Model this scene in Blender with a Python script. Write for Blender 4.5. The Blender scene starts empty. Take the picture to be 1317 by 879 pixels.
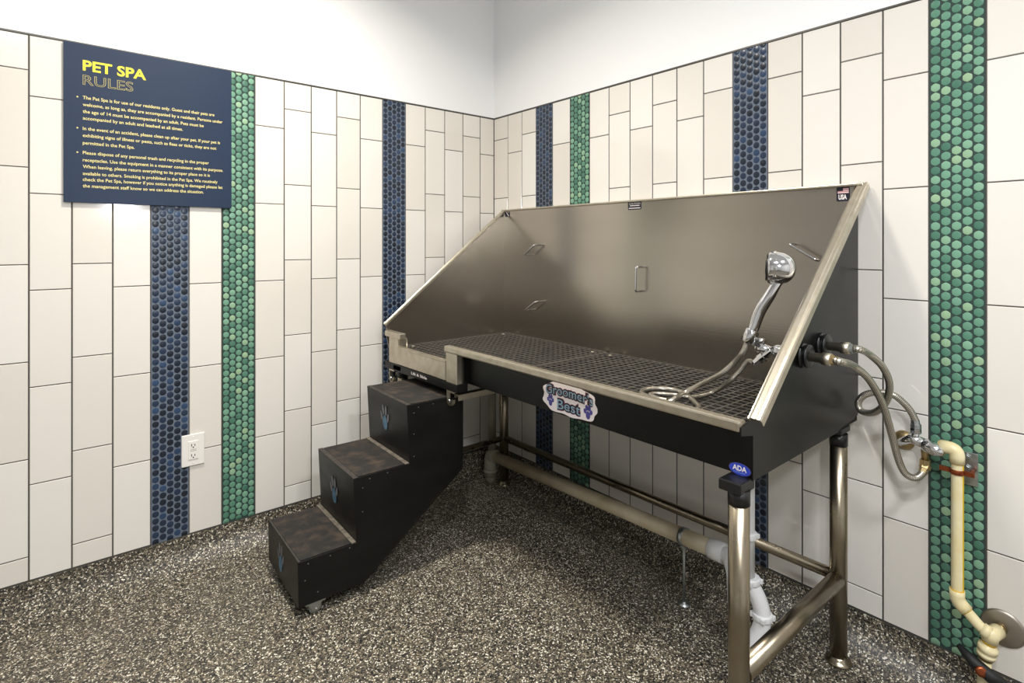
import bpy, bmesh, math, random
from mathutils import Vector, Matrix
random.seed(7)
SC = bpy.context.scene
COL = SC.collection
# ---------------------------------------------------------------- camera model (1317 x 879)
F, CX, CY, YAW = 712.41, 658.5, 314.06, .8767
CAM = Vector((-1.8081, -2.322, 1.178))
FW = Vector((math.cos(YAW), math.sin(YAW), 0)); RT = Vector((math.sin(YAW), -math.cos(YAW), 0))
def at(px, py, ax, v):
    """world point seen at a measured photo pixel, lying in the plane axis=v"""
    d = FW + RT*((px-CX)/F) + Vector((0, 0, -(py-CY)/F))
    return CAM + d*((v-CAM[ax])/d[ax])
ZB, ZT = .1125, 1.842          # bottom and top of the tiling
# ---------------------------------------------------------------- materials
def lin(c):
    return tuple(((x/255)/12.92 if x/255 <= .04045 else ((x/255+.055)/1.055)**2.4) for x in c)+(1,)
def mat(name, rgb, rough=.5, metal=0, coat=0, bump=None, vary=None, spec=None):
    m = bpy.data.materials.new(name); m.use_nodes = True
    nt = m.node_tree; b = nt.nodes['Principled BSDF']
    b.inputs['Base Color'].default_value = lin(rgb)
    b.inputs['Roughness'].default_value = rough
    b.inputs['Metallic'].default_value = metal
    b.inputs['Coat Weight'].default_value = coat
    b.inputs['Coat Roughness'].default_value = .08
    if spec is not None: b.inputs['Specular IOR Level'].default_value = spec
    tc = nt.nodes.new('ShaderNodeTexCoord')
    def noise(scale, stretch=(1, 1, 1), detail=4):
        mp = nt.nodes.new('ShaderNodeMapping'); mp.inputs['Scale'].default_value = stretch
        nt.links.new(tc.outputs['Object'], mp.inputs['Vector'])
        n = nt.nodes.new('ShaderNodeTexNoise'); n.inputs['Scale'].default_value = scale
        n.inputs['Detail'].default_value = detail
        nt.links.new(mp.outputs[0], n.inputs['Vector']); return n
    if bump:
        n = noise(bump[0], bump[2] if len(bump) > 2 else (1, 1, 1))
        bp = nt.nodes.new('ShaderNodeBump'); bp.inputs['Strength'].default_value = bump[1]
        bp.inputs['Distance'].default_value = .002
        nt.links.new(n.outputs['Fac'], bp.inputs['Height']); nt.links.new(bp.outputs[0], b.inputs['Normal'])
    if vary:   # (scale, other colour, stretch, lo, hi, rough2)
        n = noise(vary[0], vary[2], 6)
        r = nt.nodes.new('ShaderNodeMapRange'); r.inputs[1].default_value = vary[3]; r.inputs[2].default_value = vary[4]
        nt.links.new(n.outputs['Fac'], r.inputs[0])
        mx = nt.nodes.new('ShaderNodeMix'); mx.data_type = 'RGBA'
        mx.inputs[6].default_value = lin(rgb); mx.inputs[7].default_value = lin(vary[1])
        nt.links.new(r.outputs[0], mx.inputs[0]); nt.links.new(mx.outputs[2], b.inputs['Base Color'])
        if len(vary) > 5:
            r2 = nt.nodes.new('ShaderNodeMapRange'); r2.inputs[3].default_value = rough; r2.inputs[4].default_value = vary[5]
            nt.links.new(r.outputs[0], r2.inputs[0]); nt.links.new(r2.outputs[0], b.inputs['Roughness'])
    return m
def island_mat(name, stops, rough, coat=0, bump=0):
    m = mat(name, (255, 255, 255), rough, coat=coat); nt = m.node_tree
    g = nt.nodes.new('ShaderNodeNewGeometry'); cr = nt.nodes.new('ShaderNodeValToRGB')
    e = cr.color_ramp.elements
    e[0].position, e[0].color = stops[0][0], lin(stops[0][1]); e[1].position, e[1].color = stops[-1][0], lin(stops[-1][1])
    for p, c in stops[1:-1]:
        k = e.new(p); k.color = lin(c)
    nt.links.new(g.outputs['Random Per Island'], cr.inputs[0])
    nt.links.new(cr.outputs[0], nt.nodes['Principled BSDF'].inputs['Base Color'])
    return m
M = {}
M['paint'] = mat('white_wall_paint', (240, 240, 240), .7, bump=(60, .05))
M['tile'] = island_mat('glazed_white_tile', [(0, (221, 215, 206)), (.5, (226, 221, 213)), (1, (229, 225, 218))], .12, coat=.2)
M['grout'] = mat('dark_tile_grout', (74, 70, 66), .85)
M['grout_blue'] = mat('pale_blue_grout', (98, 108, 122), .8)
M['grout_green'] = mat('dark_green_grout', (44, 62, 58), .8)
M['blue'] = island_mat('navy_penny_glaze', [(0, (20, 28, 40)), (.5, (27, 38, 56)), (.85, (34, 51, 76)), (1, (46, 70, 102))], .28)
M['green'] = island_mat('green_penny_glaze', [(0, (68, 112, 94)), (.3, (88, 134, 112)), (.62, (108, 154, 130)), (.88, (126, 168, 140)), (1, (148, 178, 142))], .28)
M['edge'] = mat('tile_edge_metal', (92, 90, 86), .4, .6)
M['steel'] = mat('brushed_stainless_sheet', (184, 178, 168), .22, 1, bump=(90, .05, (1, .03, 6)), vary=(2.2, (174, 167, 156), (1, .4, 2.0), .3, .7, .26))
M['steel2'] = mat('stainless_trim', (206, 199, 184), .36, 1, vary=(30, (190, 181, 162), (1, 1, 1), .35, .7, .4))
M['tube'] = mat('stainless_tube', (152, 142, 124), .27, 1, vary=(14, (138, 127, 108), (1, 1, 1), .4, .8, .34))
M['chrome'] = mat('polished_chrome', (222, 222, 224), .1, 1)
M['black'] = mat('black_powder_coat', (9, 9, 9), .3, bump=(260, .03), vary=(6, (13, 13, 12), (1, 1, 1), .4, .8, .36), spec=.3)
M['rubber'] = mat('black_rubber', (20, 20, 20), .6)
M['blackplastic'] = mat('black_plastic', (18, 18, 18), .35)
M['grate'] = mat('black_coated_grate', (74, 70, 65), .42, vary=(40, (96, 90, 82), (1, 1, 1), .4, .7, .5))
M['pan'] = mat('dark_drain_pan', (9, 9, 9), .7)
M['stairpaint'] = mat('black_painted_plywood', (11, 11, 10), .36, bump=(90, .08), vary=(5, (20, 18, 16), (1, 1, 3), .45, .8, .5), spec=.3)
M['mat'] = mat('worn_grip_tread', (30, 27, 25), .8, bump=(420, .5), vary=(22, (74, 62, 50), (1, 1, 1), .46, .78, .9))
M['strip'] = mat('grey_edge_strip', (118, 110, 98), .5, vary=(60, (86, 80, 72), (1, 1, 1), .4, .6))
M['nosing'] = mat('scuffed_step_edge', (62, 56, 50), .6, vary=(70, (32, 29, 27), (1, 1, 1), .4, .65))
M['pawgrey'] = mat('grey_paw_paint', (112, 113, 120), .5)
M['pawblue'] = mat('sky_blue_paw_paint', (82, 122, 148), .5, vary=(50, (60, 100, 126), (1, 1, 1), .4, .6))
M['castermetal'] = mat('zinc_caster_plate', (150, 150, 144), .4, .8)
M['wheel'] = mat('grey_caster_wheel', (112, 112, 106), .5)
M['pvc'] = mat('aged_pvc', (196, 184, 158), .42, vary=(9, (168, 152, 122), (1, 1, 1), .35, .7))
M['pvcdark'] = mat('dull_grey_pvc_fitting', (150, 144, 128), .5, vary=(12, (120, 112, 98), (1, 1, 1), .35, .7))
M['pvcwhite'] = mat('white_pvc', (226, 226, 226), .3)
M['cpvc'] = mat('cream_cpvc', (233, 221, 180), .35, vary=(22, (226, 208, 150), (1, 1, 1), .4, .75))
M['yellow'] = mat('yellow_pipe_stripe', (224, 190, 30), .4)
M['primer'] = mat('yellow_solvent_ring', (216, 172, 24), .35)
M['copper'] = mat('copper_clamp_metal', (158, 84, 50), .36, .85, vary=(60, (116, 56, 34), (1, 1, 1), .4, .7))
M['brass'] = mat('brass_fitting', (178, 156, 112), .3, .9)
M['zinc'] = mat('galvanised_zinc', (178, 182, 182), .35, .9, vary=(60, (140, 146, 146), (1, 1, 1), .4, .7))
M['stainlessplate'] = mat('brushed_cover_plate', (168, 160, 148), .45, 1, bump=(40, .05, (1, .1, 4)))
M['signnavy'] = mat('navy_sign_panel', (24, 42, 68), .4, bump=(300, .02), spec=.3)
M['signyellow'] = mat('bright_yellow_lettering', (238, 224, 44), .4)
M['signcream'] = mat('pale_yellow_lettering', (226, 212, 140), .45)
M['plate'] = mat('white_outlet_plastic', (236, 232, 226), .3)
M['slot'] = mat('dark_slots', (22, 20, 18), .7)
M['stwhite'] = mat('white_vinyl', (232, 222, 220), .35)
M['stnavy'] = mat('dark_navy_print', (22, 26, 40), .4)
M['stteal'] = mat('teal_print', (138, 164, 182), .4)
M['stpurple'] = mat('purple_print', (74, 70, 138), .4)
M['stmaroon'] = mat('maroon_print', (120, 40, 62), .4)
M['stblue'] = mat('bright_blue_badge', (44, 66, 176), .35)
M['stpale'] = mat('pale_blue_print', (140, 160, 226), .4)
M['stred'] = mat('flag_red_print', (196, 120, 124), .4)
# braided steel hose
def braid():
    m = mat('braided_steel_hose', (150, 146, 138), .3, .95); nt = m.node_tree; b = nt.nodes['Principled BSDF']
    uv = nt.nodes.new('ShaderNodeUVMap'); mp = nt.nodes.new('ShaderNodeMapping')
    nt.links.new(uv.outputs[0], mp.inputs[0])
    mp.inputs['Rotation'].default_value = (0, 0, math.radians(45)); mp.inputs['Scale'].default_value = (5, 5, 5)
    ck = nt.nodes.new('ShaderNodeTexChecker'); ck.inputs['Scale'].default_value = 2
    ck.inputs['Color1'].default_value = lin((214, 208, 196)); ck.inputs['Color2'].default_value = lin((132, 126, 114))
    nt.links.new(mp.outputs[0], ck.inputs[0]); nt.links.new(ck.outputs[0], b.inputs['Base Color'])
    bp = nt.nodes.new('ShaderNodeBump'); bp.inputs['Strength'].default_value = .5; bp.inputs['Distance'].default_value = .001
    nt.links.new(ck.outputs['Fac'], bp.inputs['Height']); nt.links.new(bp.outputs[0], b.inputs['Normal'])
    return m
M['braid'] = braid()
# epoxy flake floor
def flakes():
    m = mat('flake_epoxy', (90, 84, 74), .5); nt = m.node_tree; b = nt.nodes['Principled BSDF']
    tc = nt.nodes.new('ShaderNodeTexCoord')
    n = nt.nodes.new('ShaderNodeTexNoise'); n.inputs['Scale'].default_value = 90
    nt.links.new(tc.outputs['Object'], n.inputs['Vector'])
    add = nt.nodes.new('ShaderNodeMixRGB'); add.blend_type = 'ADD'; add.inputs[0].default_value = .008
    nt.links.new(tc.outputs['Object'], add.inputs[1]); nt.links.new(n.outputs['Color'], add.inputs[2])
    v = nt.nodes.new('ShaderNodeTexVoronoi'); v.inputs['Scale'].default_value = 290; v.inputs['Randomness'].default_value = 1
    nt.links.new(add.outputs[0], v.inputs['Vector'])
    sp = nt.nodes.new('ShaderNodeSeparateColor'); nt.links.new(v.outputs['Color'], sp.inputs[0])
    cr = nt.nodes.new('ShaderNodeValToRGB'); cr.color_ramp.interpolation = 'CONSTANT'
    e = cr.color_ramp.elements
    e[0].position, e[0].color = 0, lin((24, 23, 22)); e[1].position, e[1].color = .26, lin((58, 54, 48))
    for p, c in ((.46, (88, 81, 69)), (.66, (114, 105, 89)), (.80, (150, 139, 117)), (.91, (222, 216, 200))):
        k = e.new(p); k.color = lin(c)
    nt.links.new(sp.outputs[0], cr.inputs[0]); nt.links.new(cr.outputs[0], b.inputs['Base Color'])
    bp = nt.nodes.new('ShaderNodeBump'); bp.inputs['Strength'].default_value = .35; bp.inputs['Distance'].default_value = .0015
    nt.links.new(sp.outputs[1], bp.inputs['Height']); nt.links.new(bp.outputs[0], b.inputs['Normal'])
    return m
M['floor'] = flakes()
# ---------------------------------------------------------------- mesh collectors
class MB:
    def __init__(s): s.bm = bmesh.new(); s.uv = s.bm.loops.layers.uv.new('UVMap')
    def face(s, pts, mi=0, smooth=False):
        f = s.bm.faces.new([s.bm.verts.new(p) for p in pts]); f.material_index = mi; f.smooth = smooth; return f
    def box(s, a, b, mi=0):
        x0, x1 = sorted((a[0], b[0])); y0, y1 = sorted((a[1], b[1])); z0, z1 = sorted((a[2], b[2]))
        v = [s.bm.verts.new(p) for p in ((x0,y0,z0),(x1,y0,z0),(x1,y1,z0),(x0,y1,z0),(x0,y0,z1),(x1,y0,z1),(x1,y1,z1),(x0,y1,z1))]
        for q in ((3,2,1,0),(4,5,6,7),(0,1,5,4),(1,2,6,5),(2,3,7,6),(3,0,4,7)):
            f = s.bm.faces.new([v[i] for i in q]); f.material_index = mi
        return s
    def prism(s, poly, ax, a, b, mi=0):
        """poly of 2-D points extruded along axis ax (0,1,2) from a to b"""
        def P(p, w):
            return {0: (w, p[0], p[1]), 1: (p[0], w, p[1]), 2: (p[0], p[1], w)}[ax]
        n = len(poly); A = [s.bm.verts.new(P(p, a)) for p in poly]; B = [s.bm.verts.new(P(p, b)) for p in poly]
        for f in (A, B[::-1]):
            g = s.bm.faces.new(f); g.material_index = mi
        for i in range(n):
            g = s.bm.faces.new((A[i], B[i], B[(i+1) % n], A[(i+1) % n])); g.material_index = mi
        return s
    def tube(s, pts, r, seg=16, cap=True, mi=0, smooth=True):
        pts = [Vector(p) for p in pts]; n = len(pts)
        rs = r if isinstance(r, (list, tuple)) else [r]*n
        T = []
        for i in range(n):
            d = pts[min(i+1, n-1)]-pts[max(i-1, 0)]; T.append(d.normalized())
        up = Vector((0, 0, 1)) if abs(T[0].z) < .9 else Vector((1, 0, 0))
        N = (up-T[0]*up.dot(T[0])).normalized(); rings = []; L = [0]
        for i in range(n):
            if i:
                N = N-T[i]*N.dot(T[i]); N.normalize(); L.append(L[-1]+(pts[i]-pts[i-1]).length)
            B = T[i].cross(N)
            rings.append([s.bm.verts.new(pts[i]+(N*math.cos(2*math.pi*k/seg)+B*math.sin(2*math.pi*k/seg))*rs[i]) for k in range(seg)])
        for i in range(n-1):
            for k in range(seg):
                f = s.bm.faces.new((rings[i][k], rings[i][(k+1) % seg], rings[i+1][(k+1) % seg], rings[i+1][k]))
                f.smooth = smooth; f.material_index = mi
                R = max(rs[i], 1e-4)
                uvs = ((k/seg, L[i]/(6.283*R)), ((k+1)/seg, L[i]/(6.283*R)), ((k+1)/seg, L[i+1]/(6.283*R)), (k/seg, L[i+1]/(6.283*R)))
                for lp, w in zip(f.loops, uvs): lp[s.uv].uv = (w[0]*2, w[1]*2)
        if cap:
            for ring in (rings[0][::-1], rings[-1]):
                f = s.bm.faces.new(ring); f.material_index = mi
        return s
    def lathe(s, base, axis, prof, seg=24, mi=0, smooth=True):
        """prof: (distance along axis, radius) with hard profile corners"""
        base = Vector(base); a = Vector(axis).normalized()
        up = Vector((0, 0, 1)) if abs(a.z) < .9 else Vector((1, 0, 0))
        n = (up-a*up.dot(a)).normalized(); b = a.cross(n)
        def ring(t, r): return [s.bm.verts.new(base+a*t+(n*math.cos(2*math.pi*k/seg)+b*math.sin(2*math.pi*k/seg))*r) for k in range(seg)]
        first = None
        for (t0, r0), (t1, r1) in zip(prof, prof[1:]):
            A = ring(t0, r0); B = ring(t1, r1)
            first = first or A
            for k in range(seg):
                f = s.bm.faces.new((A[k], A[(k+1) % seg], B[(k+1) % seg], B[k])); f.smooth = smooth; f.material_index = mi
            last = B
        f = s.bm.faces.new(first[::-1]); f.material_index = mi
        f = s.bm.faces.new(last); f.material_index = mi
        return s
def tag(o, label=None, cat=None, group=None, kind=None):
    if label: o['label'] = label
    if cat: o['category'] = cat
    if group: o['group'] = group
    if kind: o['kind'] = kind
    return o
def thing(name, loc, label, cat, group=None):
    o = bpy.data.objects.new(name, None); COL.objects.link(o); o.location = loc; o.empty_display_size = .05
    o['_w'] = list(loc)
    return tag(o, label, cat, group)
def put(name, mb, mats, parent=None, label=None, bevel=0, xf=None, loc=None, kind=None, cat=None, weld=True):
    bm = mb.bm
    if xf: bmesh.ops.transform(bm, matrix=xf, verts=bm.verts)
    org = Vector(parent['_w']) if parent else Vector(loc or (0, 0, 0))
    bmesh.ops.translate(bm, vec=-org, verts=bm.verts)
    if weld: bmesh.ops.remove_doubles(bm, verts=bm.verts, dist=1e-6)
    bmesh.ops.recalc_face_normals(bm, faces=bm.faces)
    me = bpy.data.meshes.new(name); bm.to_mesh(me); bm.free()
    for k in (mats if isinstance(mats, (list, tuple)) else [mats]): me.materials.append(M[k])
    o = bpy.data.objects.new(name, me); COL.objects.link(o)
    if parent: o.parent = parent
    else: o.location = org
    o['_w'] = list(org)
    if bevel:
        b = o.modifiers.new('bevel', 'BEVEL'); b.width = bevel; b.segments = 2; b.limit_method = 'ANGLE'; b.angle_limit = math.radians(40)
    return tag(o, label, cat, None, kind)
def spline(P, n=10):
    P = [Vector(p) for p in P]; Q = [P[0]*2-P[1]]+P+[P[-1]*2-P[-2]]; out = []
    for i in range(1, len(Q)-2):
        a, b, c, d = Q[i-1:i+3]
        for k in range(n):
            t = k/n
            out.append(.5*((2*b)+(c-a)*t+(2*a-5*b+4*c-d)*t*t+(3*b-a-3*c+d)*t**3))
    return out+[P[-1]]
def bend(P, R=.03, n=8):
    """polyline with rounded corners"""
    P = [Vector(p) for p in P]; out = [P[0]]
    for i in range(1, len(P)-1):
        a = (P[i-1]-P[i]); b = (P[i+1]-P[i]); r = min(R, a.length*.49, b.length*.49)
        p0 = P[i]+a.normalized()*r; p1 = P[i]+b.normalized()*r
        for k in range(n+1):
            t = k/n; out.append(p0*(1-t)**2+P[i]*2*t*(1-t)+p1*t*t)
    return out+[P[-1]]
def text_mesh(body, size=1, outline=0, bold=0):
    cu = bpy.data.curves.new('t', 'FONT'); cu.body = body; cu.size = size; cu.resolution_u = 3
    if outline: cu.fill_mode = 'NONE'; cu.bevel_depth = outline; cu.bevel_resolution = 0
    if bold: cu.offset = bold
    ob = bpy.data.objects.new('t', cu); COL.objects.link(ob)
    dg = bpy.context.evaluated_depsgraph_get(); dg.update()
    me = bpy.data.meshes.new_from_object(ob.evaluated_get(dg))
    bpy.data.objects.remove(ob); bpy.data.curves.remove(cu)
    return me
def add_text(mb, body, O, ux, uy, width, height, n, lift=.0004, outline=0, bold=0, mi=0, warp=None, ref=None):
    """letters laid on the surface: left baseline corner O, ux along the line, uy up, n off the surface"""
    me = text_mesh(body, 1, outline, bold)
    xs = [v.co.x for v in me.vertices]; ys = [v.co.y for v in me.vertices]
    x0, x1 = min(xs), max(xs); cap = ref or .729
    sx = width/(x1-x0); sy = height/cap
    O = Vector(O); ux = Vector(ux); uy = Vector(uy); n = Vector(n)
    vs = []
    for v in me.vertices:
        X = (v.co.x-x0)*sx; Y = v.co.y*sy
        if warp: X, Y = warp(X, Y)
        vs.append(mb.bm.verts.new(O+ux*X+uy*Y+n*(lift+v.co.z*sy)))
    for p in me.polygons:
        try:
            f = mb.bm.faces.new([vs[i] for i in p.vertices]); f.material_index = mi
        except ValueError: pass
    bpy.data.meshes.remove(me)
X, Y, Z = Vector((1,0,0)), Vector((0,1,0)), Vector((0,0,1))
# ================================================================ THE ROOM
TH = .308
def tiled_wall(side, bounds, mosaics, first, end):
    """columns of 4x12 tiles run up the wall, some replaced by penny mosaic strips; s = distance from the corner"""
    mb = MB()
    def W(s, z, d):    # d = distance in front of the tile face
        return (-s, -d, z) if side == 'left' else (-d, -s, z)
    def box(s0, s1, z0, z1, d0, d1, mi):
        mb.box(W(s0, z0, d0), W(s1, z1, d1), mi)
    def tile(s0, s1, z0, z1):
        e = .0016
        o = [W(s0, z0, -.0022), W(s1, z0, -.0022), W(s1, z1, -.0022), W(s0, z1, -.0022)]
        i = [W(s0+e, z0+e, 0), W(s1-e, z0+e, 0), W(s1-e, z1-e, 0), W(s0+e, z1-e, 0)]
        O = [mb.bm.verts.new(p) for p in o]; I = [mb.bm.verts.new(p) for p in i]
        mb.bm.faces.new(I).material_index = 1
        for k in range(4):
            mb.bm.faces.new((O[k], O[(k+1) % 4], I[(k+1) % 4], I[k])).material_index = 1
    W2, S = 3.6, 4.6
    box(-.12, S, ZB-.1125, ZT, -.12, -.0018, 2)             # grout bed
    box(-.12, S, ZT, 2.75, -.12, -.001, 0)            # painted wall above
    box(0, S, ZT-.002, ZT+.0035, -.002, .0008, 7)     # metal tile edge
    box(0, S, ZB-.004, ZB, -.002, .0005, 7)
    b = list(bounds); k = len(b)-1
    while b[-1] < end: b.append(b[-1]+.1094)
    for i in range(len(b)-1):
        s0, s1 = b[i], b[i+1]
        if i in mosaics:
            kind = mosaics[i]; g = 3 if kind == 'blue' else 4; pm = 5 if kind == 'blue' else 6
            box(s0+.0012, s1-.0012, ZB, ZT-.003, -.003, -.0007, g)
            pitch = .0246; w = (s1-s0-.006)/5
            for c in range(5):
                sc = s0+.003+w*(c+.5); zz = ZT-.002-(0 if c % 2 == 0 else pitch/2)
                while zz > ZB-.005:
                    N = 12; rx = w*.462; rz = pitch*.455
                    def pt(a, q, d):
                        ca, sa = math.cos(a), math.sin(a)
                        hexr = 1.0/max(abs(math.cos(((a-math.pi/6) % (math.pi/3))-math.pi/6)), .1)
                        rr = (.55+.45*hexr*.97)*q
                        z = min(max(zz+rz*rr*sa, ZB), ZT-.003)
                        return W(sc+rx*rr*ca, z, d)
                    A = [2*math.pi*(j+.0)/N for j in range(N)]
                    if zz-rz < ZT-.006 and zz+rz > ZB+.003:
                        r0 = [mb.bm.verts.new(pt(a, 1, -.0008)) for a in A]; r1 = [mb.bm.verts.new(pt(a, .97, .0002)) for a in A]
                        r2 = [mb.bm.verts.new(pt(a, .9, .0004)) for a in A]
                        for j in range(N):
                            q = (j+1) % N
                            for u, v in ((r0, r1), (r1, r2)):
                                f = mb.bm.faces.new((u[j], u[q], v[q], v[j])); f.material_index = pm; f.smooth = True
                        f = mb.bm.faces.new(r2); f.material_index = pm; f.smooth = True
                    zz -= pitch
        else:
            off = first(i); g = .0017; h = .0011
            zs = [ZT-.0025]
            z = ZT-off
            while z > ZB+.004: zs.append(z); z -= TH
            zs.append(ZB)
            for z1, z0 in zip(zs, zs[1:]): tile(s0+g, s1-g, z0+h, z1-h)
    return put('wall_'+side, mb, ['paint', 'tile', 'grout', 'grout_blue', 'grout_green', 'blue', 'green', 'edge'], kind='structure', weld=False)
Lb = [0.0, .0905, .1989, .3081, .4190, .5262, .6436, .7518, .8596, .9693, 1.0793, 1.1911, 1.3089, 1.4186, 1.5368, 1.6463, 1.7553, 1.8621]
Rb = [0.0, .115, .2254, .3294, .4460, .5599, .6780, .7876, .8979, 1.0077, 1.1173, 1.2281, 1.3400, 1.4605, 1.5695, 1.6787, 1.7884, 1.8957, 2.0135]
tiled_wall('left', Lb, {5: 'blue', 11: 'green', 13: 'blue'}, lambda i: .195 if i % 2 == 0 else .1135, 4.5)
tiled_wall('right', Rb, {3: 'blue', 5: 'green', 12: 'blue', 17: 'green'},
           lambda i: (.117, .198, .118)[i] if i < 3 else (.2015 if i % 2 == 0 else .1225), 4.5)
fl = MB().box((-4.6, -4.6, -.1), (.12, .12, 0)); put('floor', fl, 'floor', kind='structure')
ce = MB().box((-4.6, -4.6, 2.75), (.12, .12, 2.85)); put('ceiling', ce, 'paint', kind='structure')
put('wall_rear', MB().box((-4.72, -4.72, 0), (.12, -4.6, 2.85)), 'paint', kind='structure')
put('wall_side', MB().box((-4.72, -4.6, 0), (-4.6, .12, 2.85)), 'paint', kind='structure')
def cove(side):
    prof = [(0, 0), (0, ZB-.004), (-.0025, ZB-.004), (-.003, .085)]
    for k in range(1, 9):
        a = math.pi/2*k/8
        prof.append((-.003-.112*(1-math.cos(a)), .085-.083*math.sin(a)))
    prof += [(-.128, .0006), (-.128, 0)]
    mb = MB(); n = len(prof)
    E = 4.6
    A = [mb.bm.verts.new((p[0], p[0], p[1])) for p in prof]
    B = [mb.bm.verts.new(((-E, p[0], p[1]) if side == 'left' else (p[0], -E, p[1]))) for p in prof]
    for i in range(n):
        f = mb.bm.faces.new((A[i], A[(i+1) % n], B[(i+1) % n], B[i])); f.smooth = 2 < i < n-3
    mb.bm.faces.new(B)
    put('baseboard_'+side, mb, 'floor', kind='structure')
cove('left'); cove('right')
# ================================================================ WASH TUB
YL, YR, XB = -.105, -1.728, -.012
ZT2, ZR = 1.352, .800
XF, XA, ZBOT = -.685, -.634, .667
tub = thing('pet_wash_tub', (-.35, -.92, 0), 'long stainless steel and black pet washing tub on steel tube legs in the corner', 'wash tub')
XS = -.645        # where the sloped right edge meets the front rim
put('back_panel', MB().box((XB, YR, ZBOT), (XB-.003, YL, ZT2-.004)), 'steel', tub, label='brushed stainless steel back wall of the tub')
# left side wall
put('side_panel', MB().prism([(XB-.003, ZBOT), (XB-.003, ZT2-.004), (XF+.006, .822), (XF+.006, ZR-.02), (XF+.03, ZBOT)], 1, YL+.003, YL), 'steel', tub, label='stainless steel left side wall')
# right side wall: steel liner inside, black sheet outside
put('side_panel', MB().prism([(XB-.003, ZBOT+.03), (XB-.003, ZT2-.006), (XS, ZR), (XA+.002, ZR-.02), (XA+.002, ZBOT+.03)], 1, YR+.004, YR+.001), 'steel', tub, label='stainless steel inner right side wall')
put('outer_side_panel', MB().prism([(XB-.001, ZBOT+.018), (XB-.001, ZT2-.01), (XS, ZR-.004), (XF, ZR-.012), (XF, ZR-.03), (XA, ZR-.04), (XA, ZBOT-.006), (-.16, ZBOT-.002), (-.135, ZBOT+.006), (-.05, ZBOT+.010)], 1, YR, YR-.003), 'black', tub, label='black sheet metal right side wall', bevel=.0008)
def sloped_rim(y0, y1, p0, p1, side):
    """folded edge strip running down the sloped side wall"""
    mb = MB(); a = Vector((p0[0], 0, p0[1])); b = Vector((p1[0], 0, p1[1])); d = (b-a).normalized(); n = Vector((-d.z, 0, d.x))
    if n.z < 0: n = -n
    w = y1-y0
    prof = [(0, -.004), (0, .004), (.18, .006), (.5, .0045), (.58, .0065), (.66, .0045), (.9, .0045), (1, .001), (1, -.016), (.93, -.016), (.93, -.004)]
    A = [mb.bm.verts.new(a+Y*(y0+w*u)+n*v) for u, v in prof]; B = [mb.bm.verts.new(b+Y*(y0+w*u)+n*v) for u, v in prof]
    k = len(prof)
    for i in range(k): mb.bm.faces.new((A[i], A[(i+1) % k], B[(i+1) % k], B[i]))
    mb.bm.faces.new(A); mb.bm.faces.new(B[::-1])
    return mb
put('sloped_rim', sloped_rim(YR-.003, YR-.029, (XB, ZT2), (XS-.004, ZR), 'r'), 'steel2', tub, label='bright folded steel edge on the right side wall')
put('sloped_rim', sloped_rim(YL-.012, YL+.014, (XB, ZT2), (XF, .827), 'l'), 'steel2', tub, label='bright folded steel edge on the left side wall')
put('back_rim', MB().box((XB+.004, YR-.02, ZT2-.006), (XB-.016, YL+.01, ZT2+.002)), 'steel2', tub, bevel=.002)
# front: raised rim, entry gate, posts, apron
put('front_rim', MB().box((XF, YR, ZR-.024), (XF+.028, -.575, ZR)), 'steel2', tub, bevel=.005)
put('front_rim', MB().box((XF, -.235, ZR-.024), (XF+.03, YL+.004, ZR)), 'steel2', tub, bevel=.003)
put('post', MB().box((XF+.004, -.655, ZBOT), (XA-.002, -.583, ZR-.024)), 'steel2', tub, bevel=.002)
put('post', MB().box((XF+.004, -.212, ZBOT), (XA-.002, -.133, ZR-.024)), 'steel2', tub, bevel=.002)
gate = put('entry_gate', MB().box((XF, -.582, ZBOT+.004), (XF+.012, -.213, .738)).box((XF-.002, -.582, .738), (XF+.022, -.213, .745)), 'steel2', tub, label='low stainless steel lift gate at the entry', bevel=.002)
put('hinge_arm', MB().tube([(XF+.02, -.262, .748), (XF+.035, -.235, .772)], .003, 8), 'steel2', gate)
put('front_apron', MB().box((XA, YR, ZBOT), (XA+.003, -.66, ZR-.022)).box((XF+.03, -.663, ZBOT), (XA, -.660, ZR-.022)), 'black', tub, bevel=.0008)
put('lower_crossbar', MB().box((XF+.002, -.66, .638), (XF+.05, -.10, ZBOT+.001)), 'black', tub, bevel=.002)
lt = MB(); A_ = at(529, 479, 0, XF+.002); B_ = at(549, 487.5, 0, XF+.002)
add_text(lt, 'Lift & Slide', (XF+.002, A_.y, .649), -Y, Z, abs(B_.y-A_.y), .011, -X, bold=.02)
put('lettering', lt, 'stwhite', tub, label='small white "Lift & Slide" lettering')
put('drain_pan', MB().box((XA+.003, YR+.001, ZBOT-.001), (XB-.003, YL-.001, ZBOT+.003)), 'pan', tub)
put('grate_support', MB().box((XA+.003, YR+.004, .706), (XA+.02, -.215, .718)).box((XB-.02, YR+.004, .706), (XB-.003, YL-.001, .718))
    .box((XA+.02, -.806, .706), (XB-.02, -.794, .718)), 'pan', tub)
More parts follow.
